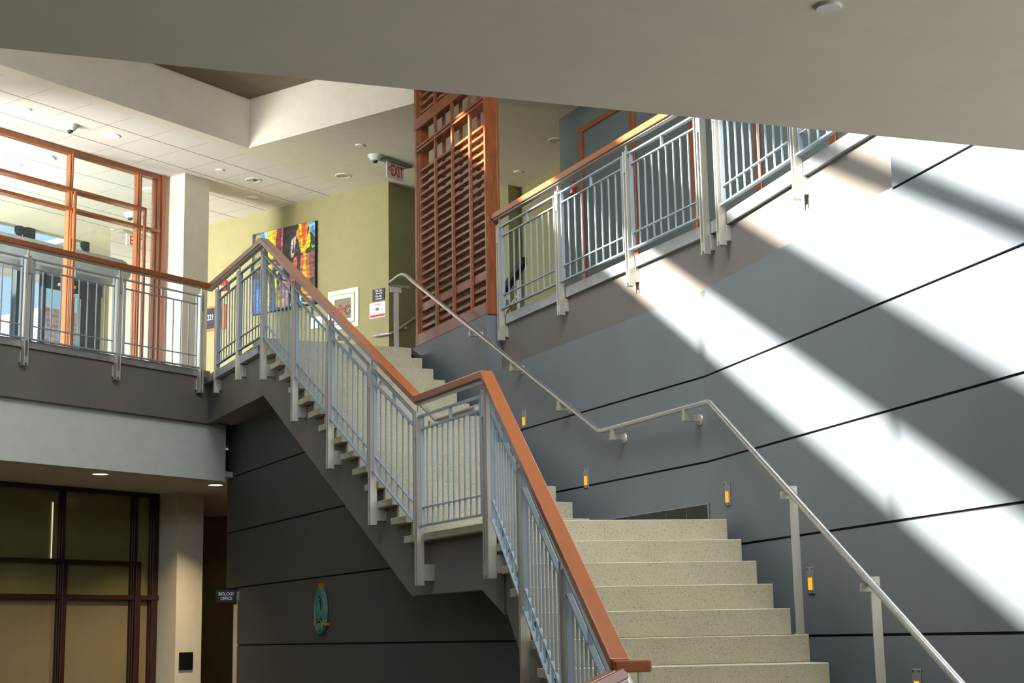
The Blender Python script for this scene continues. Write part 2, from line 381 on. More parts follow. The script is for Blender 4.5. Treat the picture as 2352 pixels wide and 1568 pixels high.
# --- green wall, its return and the walls seen through the screen
struct('wall_green', MB().box(0, 4.6, -.15, 0, Z2, CZ), GREEN, GF)
gc = Vector((-1.645, 20.447, 0))
def wall_path(pts, z0, z1, t, m, name):
    mb_ = MB()
    for a, b in zip(pts, pts[1:]):
        a = Vector((a[0], a[1], 0)); b = Vector((b[0], b[1], 0)); d = (b-a).normalized(); n = Vector((-d.y, d.x, 0))*t
        mb_.prism([(a.x, a.y), (b.x, b.y), (b.x+n.x, b.y+n.y), (a.x+n.x, a.y+n.y)], z0, z1)
    return struct(name, mb_, m)
e1 = gc+head(35.3)*2.6; e2 = e1+head(125.3)*1.2
wall_path([tuple(gc)[:2], tuple(e1)[:2], tuple(e2)[:2]], Z2, CZ, .12, GREEN, 'wall_green_return')
fc = Vector((.145, 20.906, 0)); q1 = Vector((-.012, 20.704, 0)); q2 = q1+head(-54.7)*.35
fe = fc+head(153.4)*5.5
wall_path([tuple(q2+head(35.3)*2.2)[:2], tuple(q2)[:2], tuple(q1)[:2], tuple(fc)[:2], tuple(fe)[:2]], Z2, CZ, .12, GREEN, 'wall_hall_back')
# --- teal wall with timber strips
struct('wall_teal', MB().box(-12, 0, -.2, 0, Z2, CZ), TEAL, TF)
mb = MB()
for a, b in ((-.59, -.50), (-1.76, -1.67), (-2.93, -2.84), (-4.06, -3.97), (-5.2, -5.11)): mb.box(a, b, 0, .03, Z2, 7.42)
mb.box(-6.2, -.50, 0, .03, 7.42, 7.485)
struct('trim_2', mb, WOODV, TF, .004)
struct('trim_3', MB().box(.22, .33, -.9, -.8, Z2, CZ-.9), WOODV, TF)

# --- near deck whose underside crosses the top of the view
NF = frame((-.024, 4.121, 0), 70.6)
mb = MB(); mb.box(-10, 9, -10, 0, 3.1, 3.40)
struct('ceiling', mb, SOFF, NF)
0 and struct('trim_4', MB().box(-.6, -.594, -1.2, -.001, 3.096, 3.10), GREY, frame(wp(NF, 0, 0), 70.6+18))
# unseen atrium roof, its slots shaped to throw the sun bands on the wall
q = lambda e, s_: (head(20)*e+head(110)*s_)
mb = MB()
def strip(qa, qb, pa, pb):
    P = [q(pa, qa), q(pb, qa), q(pb, qb), q(pa, qb)]; mb.prism([(p.x, p.y) for p in P], 8.8, 8.9)
strip(-8.30, -20, -14, 15.0); strip(-8.30, -12.6, 15.0, 22)
for qa, qb in ((-6.91, -7.73), (-5.90, -6.09), (14, -5.0)): strip(qa, qb, -14, 26)
for qa, qb, pe in ((-7.73, -8.30, 12.7), (-6.09, -6.91, 11.0), (-5.0, -5.90, 9.6)):
    strip(qa, qb, -14, -6); strip(qa, qb, pe, 26)
struct('ceiling', mb, DKBR)
mb = MB()
for pq in ((-8.02, 6.15), (-8.02, 2.45)):
    a = q(pq[1], pq[0]); d = head(66); n = head(156)*.03
    P = [a-d*1.0-n, a+d*1.0-n, a+d*1.0+n, a-d*1.0+n]; mb.prism([(p.x, p.y) for p in P], 8.66, 8.78)
struct('shadow_bars', mb, STEEL)  # unseen bars added below the slots to cast upright shadow stripes
struct('soffit_fill_frame', MB().box(-10.9, -10.8, -.15, -.05, .2, 2.45).box(-8.95, -8.87, -.15, -.05, .2, 2.45).box(-7.0, -6.9, -.15, -.05, .2, 2.45).box(-10.9, -6.9, -.15, -.05, 2.37, 2.45), DARK, RW)  # made-up window frame around the added soffit fill
# rear and side walls of the hall
TAUPE = mat('dark_lobby_paint', (110, 104, 94), .8)
struct('wall_rear', MB().box(-16, 10, -9.2, -9, 0, 5.2).box(-16, 10, -9.2, -9, 8.0, 8.8).box(-16, -3.1, -9.2, -9, 5.2, 8.0).box(4.1, 10, -9.2, -9, 5.2, 8.0), TAUPE)
struct('rear_fill_frame', MB().box(-3.1, 4.1, -9.15, -9.05, 5.2, 5.28).box(-3.1, 4.1, -9.15, -9.05, 7.92, 8.0).box(-.76, -.70, -9.15, -9.05, 5.2, 8.0).box(1.64, 1.70, -9.15, -9.05, 5.2, 8.0), DARK)  # made-up clerestory frame for the added rear fill
struct('wall_far_right', MB().box(9, 9.2, 2, 28, 0, 8.8), TAUPE)
struct('wall_left', MB().box(-14.2, -14, -9, 15.5, 0, 8.8), TAUPE)
struct('wall_left', MB().box(-14.2, -14, 15.5, 30, 0, 4.66).box(-2.9, 9, 27.8, 28, 0, 4.6), TAUPE)
struct('wall_office_side', MB().box(-9.1, -9, .35, 5, 0, CG), GREEN, DF)
struct('wall_far', MB().box(-3, 9, 28, 28.2, 0, 9), CREAM)

# ================================================================ GLAZED SCREENS (left)
def glazed(n, fr, verts, hors, mat_w, panes, depth=.10):
    mb_ = MB()
    for x0, x1, z0, z1, y0, y1 in verts+hors: mb_.box(x0, x1, y0, y1, z0, z1)
    o = struct(n, mb_, mat_w, fr, .006)
    for x0, x1, z0, z1, m_ in panes:
        p = MB().box(x0, x1, .045, .055, z0, z1).build('window_pane', m_, o)
    return o
SFx, SFy = 1.3007, 2.328
SF = DF @ Matrix.Translation((SFx, SFy, 0))
def members(cols, low, wm, z0, z1, zl):
    V_ = []
    for a_, b_ in cols:
        V_ += [(a_+.062, b_, z0, z1, 0, .085), (a_+.062+.016, b_-.016, z0, z1-.02, -.022, 0)]
    for a_, b_ in low: V_.append((a_+.03, b_, z0, zl, -.05, -.022))
    return V_
V = members(((-1.565, -1.445), (-.465, -.335), (-.16, .04), (-3.05, -2.93), (-4.2, -4.08)), ((-.36, -.285), (-1.49, -1.42)), 0, Z2, 7.76, 7.25)
V += [(-.02, .04, Z2, 7.76, -.05, 0)]
Hh = [(-6, .04, 7.70, 7.766, -.02, .085), (-6, -.29, 7.215, 7.255, -.05, .085), (-6, .04, 6.97, 7.01, -.03, .085), (-6, .04, Z2, Z2+.10, 0, .085)]
glazed('window_1', SF, V, Hh, WOODV, [(-6, 0, Z2+.1, 7.70, GLASS)])
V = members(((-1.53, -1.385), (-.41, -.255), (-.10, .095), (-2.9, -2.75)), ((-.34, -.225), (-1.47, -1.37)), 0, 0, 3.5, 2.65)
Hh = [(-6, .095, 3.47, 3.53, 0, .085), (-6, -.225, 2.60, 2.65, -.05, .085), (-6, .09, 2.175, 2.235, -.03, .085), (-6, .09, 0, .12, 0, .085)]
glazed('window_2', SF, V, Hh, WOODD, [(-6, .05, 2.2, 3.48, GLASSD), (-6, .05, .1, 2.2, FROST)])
# glowing strip stands in for the sliver of daylight between blind and mullion
props(MB().box(-1.562, -1.553, .030, .040, 2.66, 3.33).build('daylight_slit', emis('daylight_slit_glow', (250, 240, 200), .9), None, 0, SF), 'glowing strip painted as a bright vertical gap at the edge of the blind in the ground floor glazing', 'light strip')

# ---- corridor beyond the upper glazing
y6 = 2.6
mb = MB(); mb.box(-6, 1.34, y6, y6+.15, 7.47, CZ)                      # head over the windows
mb.box(.95, 1.34, y6, y6+.15, Z2, 7.47)
struct('wall_corridor', mb, CREAM, SF)
o = struct('window_4', MB().box(-.30, -.24, y6, y6+.1, Z2, 7.47).box(-.18, -.03, y6-.02, y6+.1, Z2, 7.47).box(.62, .70, y6, y6+.1, Z2, 7.47).box(.86, .95, y6, y6+.1, Z2, 7.47).box(-6, .95, y6, y6+.1, 7.10, 7.14), DARK, SF)
MB().box(-6, .95, y6+.04, y6+.05, Z2, 7.47).build('window_pane', GLASS, o)
# canopy of the glazed vestibule and its doors
prof = [(-.12, 0), (.20, 0)]
cp = []
for i in range(9):
    a = -math.pi/2+math.pi*i/8; cp.append((1.10+.18*math.cos(a), 6.98+.17*math.sin(a)))
MBc = MB().slab([(-6, 6.81)]+cp+[(-6, 7.15)], y6-.55, y6-.02)
props(MBc.build('door_canopy', mat('canopy_grey', (128, 132, 134), .4), None, .01, SF), 'dark grey round-ended canopy over the corridor doors', 'canopy')
o = thing('corridor_door', 'dark framed glass double door behind the left balcony railing', 'door', SF @ Matrix.Translation((.05, y6-.2, Z2)))
MB().box(-.06, .0, 0, .08, 0, 2.15).box(.40, .50, 0, .08, 0, 2.15).box(-.06, 1.0, 0, .08, 1.95, 2.12).box(.62, .98, 0, .09, 0, 1.95).build('door_frame', DARK, o)
MB().box(0, .62, .03, .04, 0, 1.95).build('door_pane', GLASS, o)
MB().box(.20, .48, -.05, 0, 1.99, 2.03).build('door_closer', STEEL, o)
MB().box(.26, .50, -.05, 0, 1.86, 1.90).build('door_closer', STEEL, o)
# brick building across the way
mb = MB(); mb.box(5.2, 11, 0, 4, 3.0, 8.1)
BR = SF @ Matrix.Translation((0, y6+6.5, 0))
props(mb.build('brick_building', BRICK, None, 0, BR), 'pale red brick building outside the corridor windows', 'building')

# ================================================================ STAIRCASE
st = thing('staircase', 'two flight staircase of speckled terrazzo steps on a taupe stringer', 'staircase', UF)
T0 = .29; T1 = .3093
LFl = UF.inverted() @ LF                       # lower flight in the staircase frame
for k in range(1, 15):
    zt_ = ZL+k*H; a = k*T0; b = a+T0+.03 if k < 14 else a+.33
    m_ = MB().slab([(a, zt_-H-.0), (a, zt_), (b, zt_), (b, zt_-.055), (a+.045, zt_-.055), (a+.045, zt_-H)], 0, 1.58)
    m_.box(a+.03, a+T0+.06, .003, .25, zt_-H, zt_-.03)
    m_.slab([(a, zt_-.055), (a, zt_), (b, zt_), (b, zt_-.055)], 1.58, 1.64)
    m_.build('step', TERR, st, .004)
for k in range(1, 16):
    zt_ = ZL-k*H; a = -k*T1; b = a+T1+.03
    m_ = MB().slab([(a, zt_-H), (a, zt_), (b, zt_), (b, zt_-.055), (a+.045, zt_-.055), (a+.045, zt_-H)], 0, 1.59)
    m_.box(a+.03, a+T1+.05, .003, .25, zt_-H, zt_-.03)
    m_.slab([(a, zt_-.055), (a, zt_), (b, zt_), (b, zt_-.055)], 1.59, 1.65)
    o = m_.build('step', TERR, st, .004); o.matrix_local = LFl
# landing slab
def inU(fr, x, y):
    p = UF.inverted() @ wp(fr, x, y); return (p.x, p.y)
kp = inU(LF, 0, 1.655)
lp = [inU(LF, 0, 0), inU(RW, -.55, 0), inU(MW, 0, 0), inU(MW, 1.25, 0), (.03, 0), (.34, 0), (.34, 1.64), (-1.27, 1.64), kp]
lp = [inU(LF, .03, 0), inU(LF, .28, 0), inU(RW, -.30, 0), inU(MW, 0, .0), inU(MW, 1.27, .0), (.34, -.16), (.34, 1.64), (-1.262, 1.64), inU(LF, .03, 1.65)]
m_ = MB().prism(lp, ZL-.055, ZL); m_.build('landing', TERR, st, .004)
MB().slab([(0, ZL-H), (0, ZL), (.031, ZL), (.031, ZL-H)], 0, 1.59).slab([(0, ZL-.055), (0, ZL), (.031, ZL), (.031, ZL-.055)], 1.59, 1.655).build('landing_riser', TERR, st, .004).matrix_local = LFl
# stringer: saw-tooth top, straight soffit below; built step by step
def bU(a):
    if a < -.906: return 1.959-(-.906-a)*.513
    return 1.959 if a < .374 else min(4.107, 1.959+(a-.374)*.5524)
def seg(m_, a, b, top, y0, y1, fb, dz=0.0):
    cuts = [a]+[c for c in (-.906, .374, 4.26) if a < c < b]+[b]
    for p, q_ in zip(cuts, cuts[1:]): m_.slab([(p, fb(p)+dz), (q_, fb(q_)+dz), (q_, top), (p, top)], y0, y1)
for y0, y1, dz, nm in ((1.46, 1.56, 0, 'stringer'), (0, 1.46, .03, 'flight_underside')):
    m_ = MB(); seg(m_, -1.262, T0+.045, ZL-.055-dz, y0, y1, bU, dz)
    for k in range(1, 14): seg(m_, k*T0+.045, (k+1)*T0+.045, ZL+k*H-.055-dz, y0, y1, bU, dz)
    seg(m_, 14*T0+.045, 4.3, Z2-.055-dz, y0, y1, bU, dz)
    m_.build(nm, FASC, st)
def bL(a): return max(0.0, 1.78+.5205*a)
for y0, y1, dz, nm in ((1.47, 1.575, 0, 'stringer'), (.10, 1.47, .03, 'flight_underside')):
    m_ = MB(); seg(m_, .045, .085, ZL-.055-dz, y0, y1, bL, dz)
    for k in range(0, 14):
        seg(m_, -(k+1)*T1+.045, -k*T1+.045, ZL-(k+1)*H-.055-dz, y0, y1, bL, dz)
    o = m_.build(nm, FASC, st); o.matrix_local = LFl
# stringer of the level edge from the stair head to the balcony corner
a3 = UF.inverted() @ wp(DF, .10, .12)
m_ = MB(); d = Vector((a3.x-4.2, a3.y-1.56, 0)); L_ = d.length
LVf = Matrix.Translation((4.2, 1.56, 0)) @ Matrix.Rotation(math.atan2(d.y, d.x), 4, 'Z')
o = MB().box(0, L_, -.10, 0, 4.105, Z2-.06).build('stringer', FASC, st); o.matrix_local = LVf
o = MB().box(0, L_+.15, -.62, -.10, 4.125, Z2-.06).build('landing_underside', FASC, st); o.matrix_local = LVf
o = MB().box(.05, L_-.05, 0, .07, Z2-.13, Z2-.045).build('edge_channel', CHAN, st); o.matrix_local = LVf

# black tile base on the landing
o = thing('tile_skirting', 'black speckled granite tile skirting on the landing', 'skirting', MW @ Matrix.Translation((0, 0, ZL)))
for i in range(7): MB().box(.01+i*.305, .01+i*.305+.297, 0, .012, .0, .155).build('tile', GRANITE, o, .001)
MB().box(.0, 2.14, 0, .009, .0, .158).box(.0, .008, 0, .016, 0, .162).box(0, 2.14, 0, .013, .156, .162).build('edge_trim', CHAN, o)

# ================================================================ GUARD RAILS
def post(root, x, y, ang, zn, foot, side, brk=.10, top=.916, name='post'):
    """two upright plates square to the rail; side = +1 if the inside is at -y of the rail direction"""
    T = Matrix.Translation((x, y, 0)) @ Matrix.Rotation(ang, 4, 'Z')
    z0, z1 = zn-foot, zn+top
    m_ = MB()
    m_.box(-.028, -.016, -.030, .030, z0, z1); m_.box(.014, .026, -.030, .030, z0, z1-.0)
    o_ = m_.build(name, STEEL, root, .002); o_.matrix_local = T
    MB().box(-.014, .012, -.022, .022, z0+.03, z0+.10).build('spacer', STEEL, o_)
    MB().box(-.016, .014, -.028, .028, z1-.19, z1-.04).build('spacer', STEEL, o_)
    i0, i1 = (-.03-brk, -.03) if side > 0 else (.03, .03+brk)
    MB().box(-.032, .030, i0, i1, z0+.035, z0+.16).build('bracket', STEEL, o_, .002)
    MB().box(-.009, .007, -.007, .007, z1-.05, zn+1.0).box(-.016, .016, -.02, .02, zn+.985, zn+1.0).build('pin', STEEL, o_)
    return o_
def pan(root, P0, zn0, P1, zn1, n, gap=.035):
    P0 = Vector((P0[0], P0[1], 0)); P1 = Vector((P1[0], P1[1], 0)); d = P1-P0; L = d.length; s = (zn1-zn0)/L
    T = Matrix.Translation((P0.x, P0.y, zn0)) @ Matrix.Rotation(math.atan2(d.y, d.x), 4, 'Z')
    m_ = MB(); a, b = gap-.005, L-gap+.005; sa_, sb = a+.045, b-.045
    z = lambda x, h: h+s*x
    m_.bar((a, 0, z(a, .885)), (b, 0, z(b, .885)), .034, .014)
    m_.bar((a, 0, z(a, .050)), (b, 0, z(b, .050)), .034, .014)
    for xx in (sa_, sb): m_.box(xx-.006, xx+.006, -.015, .015, z(xx, .045), z(xx, .885))
    m_.bar((sa_, 0, z(sa_, .785)), (sb, 0, z(sb, .785)), .026, .012)
    m_.bar((sa_, 0, z(sa_, .185)), (sb, 0, z(sb, .185)), .020, .010)
    o_ = m_.build('panel', BLUE, root); o_.matrix_local = T
    xm = (sa_+sb)/2
    for i in range(n):
        xx = sa_+(sb-sa_)*(i+1)/(n+1)
        MB().box(xx-.0055, xx+.0055, -.0055, .0055, z(xx, .05), z(xx, .785)).build('baluster', BLUE, o_)
    MB().box(xm-.006, xm+.006, -.012, .012, z(xm, .785), z(xm, .885)).build('stub', BLUE, o_)
    return o_
def wood_rail(root, pts, w=.088, h=.058):
    o_ = MB().sweep(pts, w, h).build('handrail', WOOD, root, .006, segs=2)
    MB().sweep([(p[0], p[1], p[2]-h) for p in pts], .05, .014).build('rail_plate', CHAN, o_)
    return o_

# --- upper flight, landing and stair head
g1 = thing('stair_guardrail', 'long railing with timber cap climbing from the landing to the upper floor', 'railing', UF)
YG = 1.67
c1 = UF.inverted() @ wp(DF, .0, 0)
def znU(a):
    if a <= -.04: return ZL
    if a <= 3.95: return ZL+.5552*(a+.04)
    return ZL+.5552*3.99+(a-3.95)*.008
def yU(a): return YG if a <= 3.95 else YG+(c1.y-YG)*(a-3.95)/(c1.x-3.95)
pa = [-1.25, -.04, .93, 1.95, 2.94, 3.93, 4.93, 5.92]
nb = [10, 6, 6, 6, 6, 6, 6]
for i, a in enumerate(pa):
    lvl = a > 3.95
    post(g1, a, yU(a), -.05 if lvl else 0, znU(a), .27 if lvl else (.41 if a > 0 else .395), 1)
for i in range(len(pa)-1):
    a, b = pa[i], pa[i+1]
    pan(g1, (a, yU(a)), znU(a), (b, yU(b)), znU(b), nb[i])
wood_rail(g1, [(-1.262, YG, ZL+1.052), (-.04, YG, ZL+1.052), (3.95, YG, znU(3.95)+1.052), (c1.x, c1.y, Z2+1.03)])
zz = ZL+.86
o = MB().tube([(-1.15, YG-.13, zz), (-.10, YG-.13, zz), (3.85, YG-.13, znU(3.95)+.84), (4.25, YG-.13, znU(3.95)+.86)], .020).build('grab_rail', STEEL, g1)
for a in (-1.0, -.2, .8, 1.8, 2.8, 3.7): MB().box(a-.02, a+.02, YG-.13, YG-.02, (znU(a)+.80), (znU(a)+.835)).build('bracket', STEEL, o)

# --- lower flight
g2 = thing('stair_guardrail', 'railing with orange timber cap running down the lower flight', 'railing', LF)
YL = 1.679; znL = lambda a: ZL+.015+.5175*a
pb = [-.06, -1.29, -2.58, -3.74]
post(g2, -.02, YL, 0, ZL, .395, 1)
for a in pb[1:]: post(g2, a, YL, 0, znL(a), .41, 1)
for i in range(3): pan(g2, (pb[i+1], YL), znL(pb[i+1]), (pb[i], YL), znL(pb[i]), 9)
c0 = LF.inverted() @ wp(UF, -1.262, YG)
wood_rail(g2, [(-3.93, YL-.10, znL(-3.90)+1.05), (-3.93, YL, znL(-3.90)+1.05)] if False else [(-3.78, YL, znL(-3.78)+1.052), (c0.x, c0.y, ZL+1.052)])
MB().box(-3.83, -3.755, YL-.13, YL+.035, znL(-3.78)+.992, znL(-3.78)+1.045).build('rail_end', WOOD, g2, .008, segs=2)
MB().box(-3.80, -3.785, YL-.09, YL-.075, znL(-3.78)+.1, znL(-3.78)+.992).build('pin', STEEL, g2)
o = MB().tube([(-3.72, YL-.10, znL(-3.72)+.80), (-.25, YL-.10, znL(-.25)+.80)], .019).build('grab_rail', STEEL, g2)
for a in (-3.6, -2.4, -1.2, -.3): MB().box(a-.02, a+.02, YL-.10, YL-.02, znL(a)+.745, znL(a)+.78).build('bracket', STEEL, o)
# short level rail that starts below the end of that cap
g5 = thing('lower_guardrail', 'timber cap of another railing sloping away at the bottom edge', 'railing', frame(wp(LF, -3.79, 1.70, 0), -110))
wood_rail(g5, [(-.04, 0, 1.50), (1.3, 0, .96)])
MB().box(.10, .13, -.03, .03, 0, 1.36).build('post', STEEL, g5)
MB().box(1.1, 1.13, -.03, .03, 0, .96).build('post', STEEL, g5)

# --- left balcony
g3 = thing('balcony_guardrail', 'level railing with dark timber cap along the left balcony', 'railing', DF)
zb_ = Z2-.012
pc = [-4.93, -3.73, -2.53, -1.335, -.13]
for a in pc: post(g3, a, 0, 0, zb_, .235, -1, brk=.03)
for i in range(4): pan(g3, (pc[i], 0), zb_, (pc[i+1], 0), zb_, 8)
wood_rail(g3, [(-6, 0, Z2+1.04), (0, 0, Z2+1.04)])
MB().box(-6, .05, .03, .06, Z2-.05, Z2+.028).build('edge_channel', CHAN, g3)

# --- right balcony above the wall
g4 = thing('balcony_guardrail', 'sunlit railing with timber cap along the right balcony above the grey wall', 'railing', MW)
Z3 = Z2+.09; yR = -.095
RL = MW.inverted() @ RW; rang = R(25.6-16.32)*-1
def rw(x, y=yR):
    p = MW.inverted() @ wp(RW, x, y); return (p.x, p.y)
kk = (-.008, yR)
for a in (3.79, 2.50, 1.22, .05): post(g4, a, yR, 0, Z3, .26, 1, brk=.035)
rp = [-.22, -1.50, -2.8, -4.1]
dirv = Vector(rw(0, yR)+(0,))-Vector(rw(-1, yR)+(0,)); ra = math.atan2(dirv.y, dirv.x)
for a in rp:
    p = rw(a); post(g4, p[0], p[1], ra, Z3, .26, 1, brk=.035)
for a, b in ((1.22, .05), (2.50, 1.22), (3.79, 2.50)): pan(g4, (b, yR), Z3, (a, yR), Z3, 8)
for a, b in zip(rp, rp[1:]): pan(g4, rw(b), Z3, rw(a), Z3, 8)
wood_rail(g4, [rw(-4.6)+(Z3+1.05,), kk+(Z3+1.05,), (3.885, yR, Z3+1.05)])
MB().sweep([rw(-2.88, -.145)+(Z3-.0,), (-.012, -.145, Z3-.0), (3.885, -.145, Z3-.0)], .03, .095).build('edge_channel', CHAN, g4)

# ================================================================ WALL HANDRAIL (stainless pipe)
hr = thing('wall_handrail', 'stainless tube handrail following the grey wall beside both flights', 'handrail', UF)
def inUF(fr, x, y, z): return tuple(UF.inverted() @ wp(fr, x, y, z))
k1 = (.255, -.10, ZL+.885); k2 = inUF(LF, .32, 0, ZL+.885)
low = lambda a: ZL+.885-.4955*(.32-a)
top = (4.47, -.10, Z2+.90)
pts = [inUF(LF, -4.6, 0, low(-4.6)), k2, k1, top, (4.56, -.085, Z2+.915), (4.69, -.035, Z2+.865), (4.73, -.02, Z2+.85), (4.84, -.09, Z2+.85), (5.15, -.42, Z2+.92)]
def rnd(p, r=.05):
    out = [p[0]]
    for a, b, c in zip(p, p[1:], p[2:]):
        a, b, c = Vector(a), Vector(b), Vector(c); u = (a-b).normalized(); v = (c-b).normalized(); rr = min(r, (a-b).length*.4, (c-b).length*.4)
        for t in (0, .25, .5, .75, 1): out.append(tuple((b+u*rr)*(1-t)**2+b*2*t*(1-t)+(b+v*rr)*t*t))
    return out+[p[-1]]
TUBE = mat('polished_steel_tube', (206, 204, 200), .24, metal=.85, var=.02)
MB().tube(rnd(pts), .0215, 14).build('tube', TUBE, hr)
def bracket(fr, x, ywall, yr, z):
    p = loc(fr, wp(fr, x, 0, z))
    m_ = MB().lathe([(.042, 0), (.042, .008), (.036, .012)], (x, ywall, z-.085), 'y', 20)
    m_.box(x-.022, x+.022, ywall+.01, yr+.022, z-.10, z-.055)
    m_.box(x-.014, x+.014, yr-.012, yr+.018, z-.06, z-.015)
    o_ = m_.build('bracket', STEEL, hr); o_.matrix_local = UF.inverted() @ fr; return o_
mz = lambda x: (k1[2] if x-1.237 < .255 else k1[2]+((x-1.237)-.255)*(top[2]-k1[2])/(top[0]-.255))
for x in (4.05, 3.12, 2.18, 1.24, .08): bracket(MW, x, 0, .11 if x > .5 else .13, mz(x))
# flat steel posts that carry it beside the lower flight
for a, k in ((-1.27, 5), (-2.50, 9), (-3.73, 13)):
    z0 = ZL-k*H; z1 = low(a)+.01
    o = MB().box(a-.006, a+.006, -.070, -.018, z0, z1).box(a-.02, a+.02, -.08, -.008, z0, z0+.008).build('post', STEEL, hr); o.matrix_local = UF.inverted() @ LF
    o2 = MB().box(a-.022, a-.006, -.065, .045, z1-.080, z1-.035).build('bracket', STEEL, o)
# post at the stair head
o = MB().box(4.75, 4.765, -.14, -.085, Z2, Z2+.76).build('post', STEEL, hr)
MB().slab([(4.745, Z2+.755), (4.77, Z2+.755), (4.77, Z2+.82), (4.745, Z2+.82)], -.17, -.04).build('bracket', STEEL, o)

# ================================================================ STEP LIGHTS
def step_light(fr, x, z, label, cat='step light'):
    o_ = thing('step_light', label, cat, fr @ Matrix.Translation((x, 0, z)), 'amber step lights in the grey wall')
    MB().box(-.045, .045, 0, .010, -.085, .085).build('plate', mat('step_light_plate', (150, 150, 148), .45, metal=.3), o_, .003)
    MB().slab([(-.026, -.06), (.026, -.06), (.026, .018), (-.026, .018)], .008, .0125).build('lens', LITEO, o_)
    s_ = MB()
    for sx in (-.032, .032):
        for sz in (-.072, .072): s_.lathe([(.005, 0), (.005, .0135)], (sx, 0, sz), 'y', 8)
    s_.build('screws', DARK, o_)
    return o_
step_light(MW, 3.11, 3.625, 'amber step light high up beside the timber capped lower rail')
step_light(MW, 1.92, 2.955, 'amber step light left of the landing under the level handrail')
step_light(RW, -.34, 2.616, 'amber step light just right of the black tile skirting')
step_light(RW, -1.575, 1.948, 'amber step light between the two flat handrail posts')
step_light(RW, -2.80, 1.325, 'step light cut off by the bottom edge at the right')

# ================================================================ TIMBER SCREEN
sc = thing('timber_screen', 'tall slatted cherry wood screen standing on the grey kerb', 'screen', MW @ Matrix.Translation((0, 0, 4.785)))
ZT = 3.9
mxs = [(5.83, 5.88), (5.29, 5.325), (4.82, 4.855), (4.355, 4.39)]
mxs = [(5.74, 5.80), (5.20, 5.245), (4.735, 4.78), (4.275, 4.32)]
x0s, x1s = 3.90, 5.80
MB().box(x0s, x0s+.03, -.135, 0, 0, ZT).box(x0s-.0, x0s+.05, -.16, -.135, 0, ZT).build('jamb', WOODS, sc, .003)
MB().box(5.74, 5.80, -.03, .0, 0, ZT).box(5.70, 5.80, -.135, -.03, 0, ZT).build('jamb', WOODS, sc, .003)
MB().box(x0s+.03, 5.80, -.12, .004, .0, .125).build('bottom_rail', WOODS, sc, .003)
MB().box(x0s+.03, 5.74, -.04, .008, 2.205, 2.232).box(x0s+.03, 5.74, -.04, .008, 2.245, 2.272).box(x0s+.03, 5.74, -.12, -.04, 2.21, 2.265).build('transom', WOODS, sc, .003)
MB().box(x0s+.03, 5.80, -.03, .006, 2.475, 2.60).box(x0s+.03, 5.74, -.12, -.03, 2.50, 2.58).build('transom', WOODS, sc, .003)
for a, b in mxs[1:]:
    MB().box(a, b-.008, -.028, .0, .125, ZT).build('muntin', WOODS, sc, .002)
    MB().box(a, b-.008, -.13, -.10, .125, ZT).build('muntin', WOODS, sc, .002)
zs = [1.985-i*.0915 for i in range(17)]
for z in zs: MB().box(x0s+.03, 5.72, -.095, -.030, z-.0135, z+.0135).build('slat', WOODS, sc, .001)
MB().box(x0s+.03, 5.72, -.095, -.030, .375, .465).build('slat', WOODS, sc, .001)
for z in (.29, .20): MB().box(x0s+.03, 5.72, -.095, -.030, z-.018, z+.018).build('slat', WOODS, sc, .001)
for i in range(12):
    z = 2.66+i*.0915; MB().box(x0s+.03, 5.72, -.095, -.030, z-.0135, z+.0135).build('slat', WOODS, sc, .001)

# ================================================================ THINGS ON THE GREEN WALL
# abstract canvas
pa_ = thing('painting', 'large abstract canvas of black, yellow, red and blue on the green wall', 'painting', GF @ Matrix.Translation((1.30, 0, 6.24)))
Wp, Hp = 1.24, 1.20
MB().box(0, Wp, 0, .045, 0, Hp).build('stretcher', BLACK, pa_, .002)
PC = {}
def pm(name, rgb):
    if name not in PC:
        PC[name] = mat('paint_'+name, rgb, .5, var=.28, scale=9, stretch=(1.2, 1, 3), bump=.4, bscale=40)
    return PC[name]
cols = [('charcoal', (50, 46, 42)), ('olive', (120, 118, 80)), ('blue', (70, 120, 190)), ('gold', (224, 176, 40)), ('crimson', (160, 52, 64)), ('pink', (226, 150, 160)),
        ('orange', (232, 130, 40)), ('plum', (112, 70, 66)), ('white', (206, 196, 186)), ('denim', (60, 78, 120)), ('yellow', (250, 210, 10)), ('green', (70, 190, 60)), ('rust', (190, 96, 62)), ('vermilion', (250, 80, 30)), ('sky', (130, 190, 220))]
names = [c[0] for c in cols]; mats_ = [pm(*c) for c in cols]
mb = MB(); lay = [0]
def patch(col, pts, n=3, amp=.012):
    # u from the left of the picture (0..1), v from the bottom; edges slightly ragged
    out = []
    for (u0, v0), (u1, v1) in zip(pts, pts[1:]+pts[:1]):
        for i in range(n):
            t = i/n; u = u0+(u1-u0)*t; v = v0+(v1-v0)*t
            if i: u += random.uniform(-amp, amp); v += random.uniform(-amp, amp)
            out.append((min(.995, max(.005, u)), min(.995, max(.005, v))))
    lay[0] += 1; y = .0455+lay[0]*.0003; mb.m = names.index(col)
    mb.add([(Wp*(1-u), y, Hp*v) for u, v in out], [tuple(range(len(out)))])
patch('charcoal', [(0, 0), (1, 0), (1, 1), (0, 1)], 1)
patch('olive', [(.04, .55), (.14, .5), (.15, 1), (.06, 1)]); patch('blue', [(.16, .80), (.20, .8), (.20, 1), (.15, 1)]); patch('sky', [(.21, .88), (.245, .88), (.245, 1), (.20, 1)])
patch('gold', [(.25, .52), (.38, .5), (.40, 1), (.25, 1)]); patch('yellow', [(.25, .62), (.30, .6), (.31, 1), (.25, 1)])
patch('crimson', [(.38, .55), (.46, .54), (.48, 1), (.40, 1)]); patch('pink', [(.455, .55), (.49, .55), (.50, 1), (.475, 1)])
